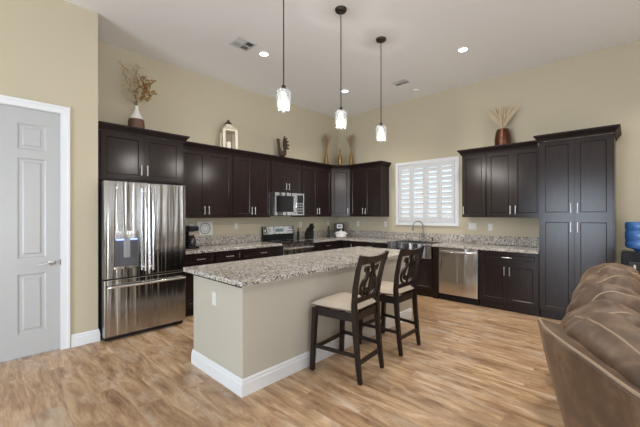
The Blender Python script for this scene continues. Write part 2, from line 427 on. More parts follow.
for k in range(4):
    a, b = px_[k]+.0015, px_[k+1]-.0015
    p = MB(); l0, l1 = [(1.688, 1.876), (1.971, 2.160), (2.253, 2.436), (2.529, 2.714)][k]
    p.box(a, l0, -.028, -.002, 1.273, 2.387, .002); p.box(l1, b, -.028, -.002, 1.273, 2.387, .002)
    p.box(l0, l1, -.028, -.002, 1.273, 1.365, .002); p.box(l0, l1, -.028, -.002, 2.315, 2.387, .002)
    po = p.shift((-2.2, 0, -WZ0)).make('shutter_panel', shutter_m, sh)
    lv = MB(); nl = 10; stp = (2.315-1.365)/nl
    for i in range(nl):
        zc = 1.365+stp*(i+.5)
        Mx = Matrix.Translation(((l0+l1)/2, -.012, zc)) @ Matrix.Rotation(math.radians(56), 4, 'X')
        lv.box(-(l1-l0)/2+.001, (l1-l0)/2-.001, -.044, .044, -.004, .004, .0035, 2, M=Mx)
    lv.shift((-2.2, 0, -WZ0)).make('louvers', shutter_m, po)

# ---------------------------------------------------------------- cabinets (local: front faces -y, x to the right)
def pull_v(parent, x, zc, y, ln=.128):
    b = MB(); b.tube([(x, y-.028, zc-ln/2), (x, y-.028, zc+ln/2)], .0058, 10)
    for dz in (-ln*.36, ln*.36): b.tube([(x, y, zc+dz), (x, y-.028, zc+dz)], .0045, 8)
    return b.make('handle', nickel, parent, smooth=True, label='brushed nickel bar pull')
def pull_h(parent, xc, z, y, ln=.128):
    b = MB(); b.tube([(xc-ln/2, y-.028, z), (xc+ln/2, y-.028, z)], .0058, 10)
    for dx in (-ln*.36, ln*.36): b.tube([(xc+dx, y, z), (xc+dx, y-.028, z)], .0045, 8)
    return b.make('handle', nickel, parent, smooth=True, label='brushed nickel bar pull')
FT = .02
def doorf(c, x0, x1, z0, z1, D, hx=None, hz=None):
    d = MB().front(x0+.002, x1-.002, z0+.002, z1-.002, -D-.001, FT).make('door', espresso, c)
    if hx is not None: pull_v(d, hx, hz, -D-FT-.001)
    return d
def drawerf(c, x0, x1, z0, z1, D, rail=.035):
    d = MB().front(x0+.002, x1-.002, z0+.002, z1-.002, -D-.001, FT, rail).make('drawer', espresso, c)
    pull_h(d, (x0+x1)/2, (z0+z1)/2, -D-FT-.001)
    return d
CROWN = [(0, 2.405), (.010, 2.405), (.012, 2.425), (.020, 2.432), (.040, 2.462), (.052, 2.470), (.055, 2.492), (0, 2.492)]
def placeA(y): return (0.002, y, 0), PI/2       # wall A: local x -> world y
def upper(name, label, x_or_y, W, z0, z1, D, A, ndoor=2, hside='c', hz=None, group=None):
    if A: loc, rz = (0.002, x_or_y, z0), PI/2
    else: loc, rz = (x_or_y, -0.002, z0), 0
    c = thing(name, label, 'cabinet', loc, rz, group)
    MB().box(0, W, -D, 0, 0, z1-z0, .001).make('body', espresso, c)
    hz = .115 if hz is None else hz
    if ndoor == 2:
        doorf(c, .008, W/2, .008, z1-z0-.02, D, W/2-.035, hz); doorf(c, W/2, W-.008, .008, z1-z0-.02, D, W/2+.035, hz)
    else:
        doorf(c, .008, W-.008, .008, z1-z0-.02, D, (.035 if hside == 'l' else W-.035), hz)
    return c
UZ0, UZ1 = 1.37, 2.41
UD = .309
u1 = upper('upper_cabinet', 'dark two-door wall cabinet immediately right of the fridge cabinet', -3.985, .925, UZ0, UZ1, UD, True)
u2 = upper('upper_cabinet', 'dark two-door wall cabinet directly left of the microwave', -3.058, .786, UZ0, UZ1, UD, True)
u3 = upper('microwave_cabinet', 'short dark two-door wall cabinet above the microwave', -2.270, .768, 1.832, UZ1, UD, True)
u4 = upper('upper_cabinet', 'dark two-door wall cabinet between the microwave and the corner cabinet', -1.500, .888, UZ0, UZ1, UD, True)
# diagonal corner cabinet
cc = thing('corner_cabinet', 'dark single-door wall cabinet set diagonally across the kitchen corner', 'cabinet', (0.002, -0.002, UZ0))
MB().prism([(0, 0), (.61, 0), (.61, -.309), (.309, -.61), (0, -.61)], 0, UZ1-UZ0).make('body', espresso, cc)
ang = PI/4; Mx = Matrix.Translation((.309, -.61, 0)) @ Matrix.Rotation(ang, 4, 'Z'); Wd = .301*math.sqrt(2)
b = MB().front(.02, Wd-.02, .01, UZ1-UZ0-.02, -.001, FT); bmesh.ops.transform(b.bm, matrix=Mx, verts=b.bm.verts); dd = b.make('door', espresso, cc)
b = MB(); b.tube([(Wd-.06, -.05, .05), (Wd-.06, -.05, .178)], .0058, 10)
for dz in (.07, .16): b.tube([(Wd-.06, -.021, dz), (Wd-.06, -.05, dz)], .0045, 8)
bmesh.ops.transform(b.bm, matrix=Mx, verts=b.bm.verts); b.make('handle', nickel, dd, smooth=True)
u5 = upper('upper_cabinet', 'dark two-door wall cabinet between the corner cabinet and the window', .614, .786, UZ0, UZ1, UD, False)
u6 = upper('upper_cabinet', 'narrow single-door dark wall cabinet just right of the window', 3.005, .383, UZ0, UZ1, UD, False, 1, 'l')
u7 = upper('upper_cabinet', 'dark two-door wall cabinet between the narrow one and the tall pantry', 3.390, .762, UZ0, UZ1, UD, False)
o = MB().sweep([(.333, -3.94), (.333, -.612), (.612, -.333), (1.402, -.333), (1.402, -.003)], CROWN).make('crown_moulding', crown_m, recalc=True)
tag(o, 'dark crown moulding running over the wall cabinets from the fridge around the corner', 'moulding')
o = MB().sweep([(3.003, -.003), (3.003, -.333), (4.096, -.333)], CROWN).make('crown_moulding', crown_m, recalc=True)
tag(o, 'dark crown moulding over the wall cabinets right of the window', 'moulding')
# fridge cabinet
fc = thing('fridge_cabinet', 'deep dark two-door cabinet above the refrigerator', 'cabinet', (0.002, -5.005, 0), PI/2)
MB().box(.004, 1.005, -.608, 0, 1.835, 2.41, .001).box(.985, 1.005, -.608, 0, 0, 1.835).make('body', espresso, fc)
doorf(fc, .03, .494, 1.85, 2.405, .608, .494-.035, 1.975); doorf(fc, .494, .962, 1.85, 2.405, .608, .494+.035, 1.975)
FCX = .632
b = MB().sweep([(0.001, -FCX), (1.005, -FCX), (1.005, 0)], [(o_, z) for o_, z in CROWN])
b.make('crown_moulding', crown_m, fc, recalc=True)
# pantry
pt = thing('pantry_cabinet', 'tall dark four-door pantry cabinet at the right end of the kitchen', 'cabinet', (4.154, -.002, 0))
PW = .776
MB().box(0, PW, -.608, 0, .10, 2.41, .001).make('body', espresso, pt)
MB().box(.01, PW-.01, -.585, -.02, 0, .10).make('toe_kick', espresso, pt)
for z0, z1, hz in ((.115, 1.375, 1.25), (1.385, 2.405, 1.50)):
    doorf(pt, .012, PW/2, z0, z1, .608, PW/2-.035, hz); doorf(pt, PW/2, PW-.012, z0, z1, .608, PW/2+.035, hz)
CR2 = [(o_, z+.004) for o_, z in CROWN]
MB().sweep([(0, -.33), (0, -.632), (PW, -.632), (PW, 0)], CR2).make('crown_moulding', crown_m, pt, recalc=True)

# base cabinets
def base(label, p, W, A, drawers=None, ndoor=1, D=.608, doors=True, hs='r', group=None, topz=.872, name='base_cabinet'):
    loc, rz = ((0.002, p, 0), PI/2) if A else ((p, -0.002, 0), 0)
    c = thing(name, label, 'cabinet', loc, rz, group)
    MB().box(0, W, -D, 0, .10, topz, .001).make('body', espresso, c)
    MB().box(.001, W-.001, -D+.025, -.02, 0, .10).make('toe_kick', espresso, c)
    zt = topz-.012
    if drawers:
        n = drawers
        for i in range(n): drawerf(c, .008+(W-.016)*i/n, .008+(W-.016)*(i+1)/n, .715, zt, D)
        zt = .708
    if ndoor == 2:
        doorf(c, .008, W/2, .115, zt, D, W/2-.035, zt-.12); doorf(c, W/2, W-.008, .115, zt, D, W/2+.035, zt-.12)
    elif ndoor == 1: doorf(c, .008, W-.008, .115, zt, D, (W-.045 if hs == 'r' else .045), zt-.12)
    return c
base('dark base cabinet with one drawer, right beside the refrigerator', -3.995, .453, True, 1, 1)
base('dark base cabinet with one drawer, second to the right of the refrigerator', -3.540, .466, True, 1, 1)
base('wide dark base cabinet with one drawer, left of the range', -3.072, .790, True, 1, 2)
base('dark base cabinet with one drawer, right of the range', -1.490, .838, True, 1, 2)
cb = thing('corner_base_cabinet', 'dark base cabinet filling the corner under the granite counter', 'cabinet', (0.002, -.002, 0))
MB().prism([(0, 0), (.95, 0), (.95, -.608), (.608, -.608), (.608, -.648), (0, -.648)], .10, .872).make('body', espresso, cb)
MB().prism([(0, 0), (.949, 0), (.949, -.57), (.57, -.57), (.57, -.647), (0, -.647)], 0, .10).make('toe_kick', espresso, cb)
doorf(cb, .635, .945, .115, .86, .608, .90, .74)
base('dark base cabinet with one drawer, left of the sink', .955, .81, False, 1, 2)
# sink base, its front lower than the apron
sb = base('dark two-door cabinet under the farmhouse sink', 1.767, .866, False, None, 2, topz=.645, name='sink_cabinet')
o = MB().box(2.636, 2.728, -.628, -.002, .0, .872, .001).make('cabinet_filler', espresso)
tag(o, 'narrow dark filler post between the sink and the dishwasher', 'cabinet filler')
base('dark base cabinet with a wide drawer over two doors, right of the dishwasher', 3.372, .780, False, 1, 2)

# ---------------------------------------------------------------- counters
def counter(label, loc, slabs, splash):
    c = thing('countertop', label, 'countertop', loc)
    b = MB()
    for s_ in slabs: b.box(*s_, .874, .914, .003)
    b.shift((-loc[0], -loc[1], -loc[2])).make('slab', granite, c)
    b = MB()
    for s_ in splash: b.box(*s_, .915, 1.058, .002)
    b.shift((-loc[0], -loc[1], -loc[2])).make('backsplash', granite, c)
    return c
counter('speckled granite counter between the refrigerator and the range', (.33, -3.15, .874), [(.003, .655, -3.994, -2.279)], [(.002, .022, -3.994, -2.279)])
counter('speckled granite counter running round the corner and behind the sink to the pantry', (1.2, -.33, .874),
        [(.003, .655, -1.488, -.640), (.003, 1.775, -.655, -.003), (1.76, 2.64, -.115, -.003), (2.625, 4.150, -.655, -.003)],
        [(.002, .022, -1.488, -.024), (.002, 4.150, -.022, -.002)])

# ---------------------------------------------------------------- sink, faucet
sk = thing('farmhouse_sink', 'stainless steel apron-front sink under the shuttered window', 'sink', (2.2, -.40, .66))
b = MB(); x0, x1, y0, y1, zb, zt = -.424, .424, -.285, .28, 0, .252
b.box(x0, x1, y0, y0+.02, zb, zt, .006, 2); b.box(x0, x1, y1-.012, y1, zb, zt, .002); b.box(x0, x0+.012, y0+.02, y1-.012, zb, zt, .002); b.box(x1-.012, x1, y0+.02, y1-.012, zb, zt, .002)
b.box(x0+.012, x1-.012, y0+.02, y1-.012, zb, zb+.012); b.box(-.008, .008, y0+.02, y1-.012, .012, .19, .003)
b.make('basin', steel_soft, sk)
for xx in (-.21, .21): MB().lathe([(.045, .0125), (.045, .016), (.03, .014), (0, .014)], 20, (xx, 0, 0)).make('drain', chrome, sk)
fa = thing('kitchen_faucet', 'brushed gooseneck faucet behind the sink', 'faucet', (2.185, -.075, .914), math.radians(-48))
MB().lathe([(.027, 0), (.027, .012), (.018, .02), (.017, .09), (.013, .10)], 18).make('base', dark_nickel, fa, smooth=True)
pts = [(0, 0, .09), (0, 0, .24)]
for k in range(0, 11):
    a = PI*k/10; pts.append((-.015*(1-math.cos(a)), -.09*(1-math.cos(a)), .28+.09*math.sin(a)))
pts.append((-.03, -.182, .24))
MB().tube(pts, .0105, 12).make('spout', dark_nickel, fa, smooth=True)
MB().tube([(-.03, -.18, .27), (-.03, -.184, .19)], [.014, .016], 12).make('spray_head', dark_nickel, fa, smooth=True)
MB().tube([(.017, 0, .06), (.04, 0, .066), (.10, 0, .10)], [.009, .008, .006], 10).make('lever', dark_nickel, fa, smooth=True)
sp_ = thing('soap_dispenser', 'small nickel soap dispenser right of the faucet', 'soap dispenser', (2.37, -.07, .914))
MB().lathe([(.02, 0), (.02, .008), (.011, .014), (.011, .05), (.014, .055), (.014, .075), (0, .078)], 16).make('body', dark_nickel, sp_, smooth=True)
MB().tube([(0, 0, .066), (0, -.04, .07), (0, -.07, .06)], .006, 8).make('spout', dark_nickel, sp_, smooth=True)

# ---------------------------------------------------------------- fridge (local front -y; origin at floor, wall side)
fg = thing('refrigerator', 'stainless steel french-door refrigerator with water dispenser and bottom freezer', 'refrigerator', (0.03, -4.542, 0), PI/2)
MB().box(-.447, .447, -.755, 0, .02, 1.79, .006).box(-.40, .40, -.74, -.05, 0, .02).make('body', darkgrey, fg)
FD = -.837
dl = MB()
# left door with the dispenser opening cut out
ox0, ox1, oz0, oz1 = -.350, -.105, .815, 1.15
dl.box(-.4555, ox0, FD, -.76, .705, 1.80, .008, 2); dl.box(ox1, -.003, FD, -.76, .705, 1.80, .008, 2)
b = MB()
lb = MB()
lb.prism([(-.4555, .705), (-.003, .705), (-.003, 1.80), (-.4555, 1.80)], -.80, -.76, 'xz')
bm_ = lb.bm
# front sheet with hole as a grid
xs_ = [-.4555, ox0, ox1, -.003]; zs_ = [.705, oz0, oz1, 1.80]
g = [[bm_.verts.new((x, FD, z)) for x in xs_] for z in zs_]
g2 = [[bm_.verts.new((x, -.80, z)) for x in xs_] for z in zs_]
for i in range(3):
    for j in range(3):
        if (i, j) != (1, 1): bm_.faces.new((g[i][j], g[i][j+1], g[i+1][j+1], g[i+1][j]))
for (a, c_) in (((1, 1), (1, 2)), ((1, 2), (2, 2)), ((2, 2), (2, 1)), ((2, 1), (1, 1))):
    bm_.faces.new((g[a[0]][a[1]], g[c_[0]][c_[1]], g2[c_[0]][c_[1]], g2[a[0]][a[1]]))
ol = [(0, 0), (0, 1), (0, 2), (0, 3), (1, 3), (2, 3), (3, 3), (3, 2), (3, 1), (3, 0), (2, 0), (1, 0)]
for a, c_ in zip(ol, ol[1:]+ol[:1]):
    bm_.faces.new((g[a[0]][a[1]], g2[a[0]][a[1]], g2[c_[0]][c_[1]], g[c_[0]][c_[1]]))
dl.bm.free()
d1 = lb.make('door', steel_wavy, fg, recalc=True)
d2 = MB().box(.003, .4555, FD, -.76, .705, 1.80, .008, 2).make('door', steel_wavy, fg)
fz = MB().box(-.4555, .4555, FD, -.76, .055, .690, .008, 2).make('freezer_drawer', steel_wavy, fg)
MB().box(-.44, .44, -.79, -.60, .012, .05).make('toe_grille', black, fg)
def fridge_handle(par, pts, r):
    b = MB(); b.tube(pts, r, 12)
    for q in (pts[1], pts[-2]): b.tube([(q[0], q[1], q[2]), (q[0], FD+.001, q[2])], r*.9, 10)
    b.make('handle', chrome, par, smooth=True, label='long polished bar handle')
for par, x in ((d1, -.042), (d2, .042)):
    fridge_handle(par, [(x, FD-.045, .76), (x, FD-.052, .80), (x, FD-.060, 1.25), (x, FD-.052, 1.70), (x, FD-.045, 1.74)], .0135)
fridge_handle(fz, [(-.43, FD-.045, .615), (-.39, FD-.052, .615), (0, FD-.060, .615), (.39, FD-.052, .615), (.43, FD-.045, .615)], .0135)
dp = MB().box(ox0+.001, ox1-.001, FD-.004, -.803, oz1-.002, 1.24, .003).make('dispenser_panel', steel_soft, d1)
b = MB(); b.box(ox0+.001, ox1-.001, -.812, -.803, oz0+.02, oz1-.003); b.box(ox0+.001, ox0+.012, FD+.002, -.812, oz0+.02, oz1-.003); b.box(ox1-.012, ox1-.001, FD+.002, -.812, oz0+.02, oz1-.003)
b.make('dispenser_recess', mat('recess grey', (.10, .10, .11), .35), d1)
MB().box(ox0+.014, ox1-.014, FD+.004, -.813, oz1-.02, oz1-.004).make('dispenser_light', ledblue, d1)
l = bpy.data.lights.new('dispenser_lamp', 'POINT'); l.energy = .35; l.color = (.3, .38, 1); l.shadow_soft_size = .01
o = bpy.data.objects.new('dispenser_lamp', l); C.objects.link(o); o.parent = fg; o.location = (-.2275, FD+.012, oz1-.05)
MB().box(-.26, -.195, FD-.012, -.813, .93, 1.148, .006).make('dispenser_paddle', grey_m, d1)
MB().box(ox0-.006, ox1+.006, FD-.014, -.806, oz0-.01, oz0+.018, .003).make('drip_tray', steel_soft, d1)
MB().lathe([(.014, 0), (.014, .002), (0, .0025)], 16, M=Matrix.Translation((-.33, FD-.0005, 1.73)) @ Matrix.Rotation(PI/2, 4, 'X')).make('badge', chrome, d1)

# ---------------------------------------------------------------- range
rg = thing('range', 'stainless slide-in electric range with black glass cooktop and rear controls', 'range', (0.005, -1.883, 0), PI/2)
MB().box(-.378, .378, -.62, -.03, .04, .905, .003).box(-.35, .35, -.58, -.05, 0, .04).make('body', darkgrey, rg)
MB().box(-.380, .380, -.665, -.065, .906, .922, .004).make('cooktop', blackglass, rg)
for x, y, r in ((-.19, -.50, .09), (.19, -.50, .105), (-.19, -.22, .085), (.19, -.22, .085)):
    MB().lathe([(r, .9225), (r, .9232), (r-.006, .9232), (r-.006, .9225)], 28, (x, y, 0), cap=False).make('burner_ring', grey_m, rg)
od = MB().box(-.376, .376, -.662, -.622, .24, .90, .004).make('oven_door', steel_soft, rg)
MB().box(-.27, .27, -.665, -.6625, .36, .70).make('oven_window', blackglass, od)
b = MB(); b.tube([(-.34, -.705, .815), (.34, -.705, .815)], .014, 12)
for x in (-.31, .31): b.tube([(x, -.662, .815), (x, -.705, .815)], .010, 8)
b.make('handle', chrome, od, smooth=True)
wd = MB().box(-.376, .376, -.655, -.622, .06, .232, .004).make('warming_drawer', steel_soft, rg)
bgd = MB().prism([(-.03, .923), (-.085, .923), (-.085, 1.03), (-.07, 1.19), (-.03, 1.19)], -.378, .378, 'yz').make('back_guard', black, rg)
Mt = Matrix.Translation((0, -.0855, 1.035)) @ Matrix.Rotation(-math.atan2(.015, .16), 4, 'X')
MB().box(-.376, .376, -.008, 0, .002, .155, .003, M=Mt).make('control_panel', steel_soft, bgd)
MB().box(-.125, .14, -.012, -.0085, .025, .125, M=Mt).make('display_bezel', plastic_w, bgd)
MB().box(-.10, .10, -.0145, -.0125, .045, .11, M=Mt).make('display', display_m, bgd)
for x in (-.32, -.24, .24, .32):
    MB().lathe([(.026, 0), (.024, .012), (.019, .015), (.017, .034), (0, .036)], 16, M=Mt @ Matrix.Translation((x, -.0085, .075)) @ Matrix.Rotation(PI/2, 4, 'X')).make('knob', chrome, bgd, smooth=True)

# microwave
mw = thing('microwave', 'stainless over-the-range microwave mounted above the cooktop', 'microwave', (0.004, -1.886, 1.39), PI/2)
MB().box(-.379, .379, -.355, 0, 0, .438, .003).make('body', darkgrey, mw)
md = MB().front(-.379, .165, .012, .436, -.356, .042, .055, .003, .002).make('door', steel_soft, mw)
MB().box(-.318, .100, -.3975, -.3955, .075, .375).make('window', mwwin, md)
b = MB(); b.tube([(.135, -.40, .06), (.135, -.432, .085), (.135, -.438, .22), (.135, -.432, .355), (.135, -.40, .38)], .0105, 12); b.make('handle', chrome, md, smooth=True)
cp = MB().box(.168, .379, -.398, -.356, .012, .436, .002).make('control_panel', steel_soft, mw)
MB().box(.20, .35, -.400, -.3985, .04, .40).make('keypad', mwwin, cp)
for i in range(4):
    for j in range(3): MB().box(.212+.046*j, .246+.046*j, -.402, -.4005, .07+.05*i, .102+.05*i).make('button', grey_m, cp)
MB().box(-.37, .37, -.39, -.356, .001, .010).make('vent_grille', black, mw)

# dishwasher
dw = thing('dishwasher', 'stainless dishwasher with a curved bar handle, left of the drawer cabinet', 'dishwasher', (3.05, -.002, 0))
MB().box(-.315, .315, -.585, 0, .10, .868, .002).make('body', black, dw)
MB().box(-.315, .315, -.595, -.10, 0, .098).make('toe_kick', black, dw)
b = bmesh.new(); nx, nz = 12, 14; g = []
for i in range(nz+1):
    row = []
    for j in range(nx+1):
        u = j/nx*2-1; t_ = i/nz
        row.append(b.verts.new((u*.305, -.634-.010*math.cos(u*1.2)-.006*math.sin(t_*PI), .112+t_*.756)))
    g.append(row)
for i in range(nz):
    for j in range(nx): b.faces.new((g[i][j], g[i][j+1], g[i+1][j+1], g[i+1][j]))
dm = MB(); dm.add(b); dm.box(-.305, .305, -.632, -.586, .112, .868, .002)
dd = dm.make('door', steel_soft, dw, smooth=True)
b = MB(); pts = [(-.265+.53*k/10, -.655-.035*math.sin(PI*k/10)**.6, .812-.004*math.sin(PI*k/10)) for k in range(11)]
b.tube(pts, .016, 12, .75, up=(0, 0, 1)); b.make('handle', chrome, dd, smooth=True)
MB().lathe([(.012, 0), (.012, .002), (0, .0025)], 16, M=Matrix.Translation((.06, -.652, .235)) @ Matrix.Rotation(PI/2, 4, 'X')).make('badge', grey_m, dd)

# ---------------------------------------------------------------- island
isl = thing('kitchen_island', 'beige painted kitchen island with granite top and white baseboard', 'kitchen island', (2.45, -3.17, 0))
IX0, IX1, IY0, IY1 = 2.035, 2.868, -4.535, -1.83
def ofs(b): return b.shift((-2.45, 3.17, 0))
ofs(MB().box(IX0, IX1, IY0, IY1, 0, .874, .002)).make('base', island_m, isl)
ofs(MB().box(IX0+.02, IX1-.01, IY0-.006, IY0, .846, .874).box(IX1, IX1+.003, IY0, IY1, .868, .874)).make('support_strip', espresso, isl)
ofs(MB().box(1.935, 2.945, -4.592, -1.775, .875, .914, .004, 2)).make('countertop', granite, isl)
ofs(MB().sweep([(IX0, IY1), (IX0, IY0), (IX1, IY0), (IX1, IY1)], [(o_, z) for o_, z in BP])).make('baseboard', trim_m, isl, recalc=True)
ib = ofs(MB().front(0, 0, 0, 0, 0, 0, 0)) if False else None
# cabinet doors on the cooking side (face -x)
for k in range(4):
    W_ = (IY1-IY0-.30)/4; ya = IY1-.02-W_*(k+1)
    b = MB().front(0, W_, 0, .70, 0, FT); Mx = Matrix.Translation((IX0-.001-2.45, ya+W_+3.17, .15)) @ Matrix.Rotation(-PI/2, 4, 'Z')
    bmesh.ops.transform(b.bm, matrix=Mx, verts=b.bm.verts); b.make('door', espresso, isl)

# ---------------------------------------------------------------- outlets and switches
def outlet(label, loc, rz, W_=.072, gangs=1, kind='duplex'):
    o = thing('wall_outlet' if kind == 'duplex' else 'light_switch', label, 'outlet' if kind == 'duplex' else 'light switch', loc, rz)
    MB().box(-W_*gangs/2*.92, W_*gangs/2*.92, -.006, 0, -.058, .058, .002).make('plate', plastic_w, o)
    for g_ in range(gangs):
        x = (g_-(gangs-1)/2)*.046*1.1
        if kind == 'duplex':
            for dz in (-.02, .02): MB().lathe([(.016, 0), (.016, .002), (0, .002)], 14, M=Matrix.Translation((x, -.006, dz)) @ Matrix.Rotation(PI/2, 4, 'X')).make('socket', grey_m if False else plastic_w, o)
        else: MB().box(x-.016, x+.016, -.0095, -.006, -.033, .033, .001).make('rocker', plastic_w, o)
    return o
outlet('white wall outlet beside the refrigerator above the granite splash', (0.001, -3.60, 1.215), PI/2)
outlet('white wall outlet between the round plaque and the range', (0.001, -2.79, 1.215), PI/2)
outlet('white wall outlet above the knife block', (0.001, -1.231, 1.21), PI/2)
outlet('white wall outlet on the left side of the corner, near the dark bottle', (0.001, -.36, 1.21), PI/2)
outlet('white wall outlet right of the corner, near the white pot', (.59, -.001, 1.205), 0)
outlet('white wall outlet on the window wall just left of the shutters', (1.31, -.001, 1.21), 0)
outlet('white double light switch plate right of the shutters', (3.067, -.001, 1.21), 0, .072, 2, 'switch')
outlet('white wall outlet between the double switch and the pantry', (3.355, -.001, 1.20), 0)
outlet('white outlet on the end of the island', (2.437, IY0-.001, .69), 0)

# ---------------------------------------------------------------- pendants
def pendant(label, loc, first=None):
    p = thing('pendant_light', label, 'pendant light', loc, 0, 'pendant lights over the island')
    MB().lathe([(0, 0), (.066, 0), (.066, -.012), (.058, -.026), (.014, -.034), (.006, -.05)][::-1], 28).make('canopy', bronze, p, smooth=True)
    MB().tube([(0, 0, -.04), (0, 0, -1.10)], .0055, 10).make('stem', bronze, p, smooth=True)
    MB().lathe([(.008, -1.085), (.019, -1.095), (.021, -1.118), (.020, -1.135), (.014, -1.142), (0, -1.142)], 18, cap=False).make('socket', bronze, p, smooth=True)
    s_ = MB().lathe([(.021, -1.125), (.045, -1.128), (.064, -1.140), (.069, -1.158), (.066, -1.20), (.058, -1.27), (.050, -1.325), (.047, -1.326), (.055, -1.268), (.063, -1.20), (.066, -1.160), (.061, -1.143), (.044, -1.132), (.021, -1.129)], 32, cap=False).make('glass_shade', shade_m, p, smooth=True, label='clear seeded glass shade')
    MB().lathe([(0, -1.143), (.013, -1.150), (.019, -1.18), (.021, -1.225), (.021, -1.25), (.015, -1.272), (0, -1.28)], 18, cap=False).make('bulb', bulb_m, p, smooth=True, label='lit bulb')
    return p
pend_pos = [((2.76, -4.02), 'pendant light nearest the camera, over the near end of the island'),
            ((2.745, -3.18), 'middle of the three pendant lights over the island'),
            ((2.722, -2.342), 'pendant light farthest from the camera, over the sink end of the island')]
p0 = None
for (x, y), lb_ in pend_pos:
    if p0 is None: p0 = pendant(lb_, (x, y, H))
    else:
        q = copy_tree(p0); q.location = (x, y, H); q['label'] = lb_
    l = bpy.data.lights.new('pendant_glow', 'POINT'); l.energy = 18; l.color = (1, .94, .87); l.shadow_soft_size = .012
    o = bpy.data.objects.new('pendant_glow', l); C.objects.link(o); o.location = (x, y, H-1.345)

# ceiling cans
cans = [((1.30, -3.15), 'recessed ceiling downlight near the square vent, above the refrigerator run'),
        ((1.24, -1.263), 'recessed ceiling downlight near the corner, seen beside the middle pendant'),
        ((3.393, -1.326), 'recessed ceiling downlight at the right, in front of the window wall'),
        ((5.5, -3.2), None), ((5.6, -1.2), None)]  # unlabelled pair: unseen spots added to brighten the right floor, no fixture
c0 = None
for (x, y), lb_ in cans:
    if lb_:
        if c0 is None:
            c0 = thing('recessed_downlight', lb_, 'ceiling light', (x, y, H), 0, 'recessed downlights in the kitchen ceiling')
            MB().lathe([(.078, -.001), (.078, -.006), (.060, -.009), (.056, -.004), (.056, -.001)], 32, cap=False).make('trim_ring', trim_m, c0, smooth=True)
            MB().lathe([(.056, -.0015), (.055, -.005), (0, -.0055)], 32).make('lens', can_m, c0, smooth=True)
        else: q = copy_tree(c0); q.location = (x, y, H); q['label'] = lb_
    l = bpy.data.lights.new('downlight', 'SPOT'); l.energy = 120; l.spot_size = math.radians(125); l.spot_blend = .9; l.color = (1, .93, .84); l.shadow_soft_size = .06
    o = bpy.data.objects.new('downlight', l); C.objects.link(o); o.location = (x, y, H-.03)

# vents
def vent(label, loc, w_, d_, rz):
    v_ = thing('ceiling_vent', label, 'vent', loc, rz)
    b = MB(); t_ = .022
    b.box(-w_/2, w_/2, -d_/2, -d_/2+t_, -.010, -.001, .002); b.box(-w_/2, w_/2, d_/2-t_, d_/2, -.010, -.001, .002)
    b.box(-w_/2, -w_/2+t_, -d_/2+t_, d_/2-t_, -.010, -.001, .002); b.box(w_/2-t_, w_/2, -d_/2+t_, d_/2-t_, -.010, -.001, .002)
    b.box(-.008, .008, -d_/2+t_, d_/2-t_, -.011, -.001); b.box(-w_/2+t_, w_/2-t_, -.008, .008, -.011, -.001)
    b.make('frame', vent_m, v_)
    MB().box(-w_/2+t_, w_/2-t_, -d_/2+t_, d_/2-t_, -.002, -.0005).make('duct', ventdark, v_)
    b = MB()
    for qx in (-1, 1):
        for qy in (-1, 1):
            along = qx*qy > 0; cx_, cy_ = qx*(w_/4-.004), qy*(d_/4-.004); hw, hd = w_/4-.016, d_/4-.016
            for i in range(5):
                f_ = (i+.5)/5*2-1
                if along: Mx = Matrix.Translation((cx_, cy_+f_*hd, -.0065)) @ Matrix.Rotation(.7*qy, 4, 'X'); b.box(-hw, hw, -.005, .005, -.0006, .0006, M=Mx)
                else: Mx = Matrix.Translation((cx_+f_*hw, cy_, -.0065)) @ Matrix.Rotation(-.7*qx, 4, 'Y'); b.box(-.005, .005, -hd, hd, -.0006, .0006, M=Mx)
    b.make('slats', vent_m, v_)
    return v_
vent('square four-way ceiling vent beside the left downlight', (1.32, -3.51, H), .25, .28, 0)
vent('small ceiling vent near the window wall', (2.19, -.91, H), .27, .20, 0)
o = MB().lathe([(.06, -.001), (.06, -.016), (.05, -.024), (0, -.026)], 28, (2.22, -.40, H)).make('smoke_detector', ceil_m, smooth=True); tag(o, 'round white detector disc on the ceiling next to the small vent', 'smoke detector')

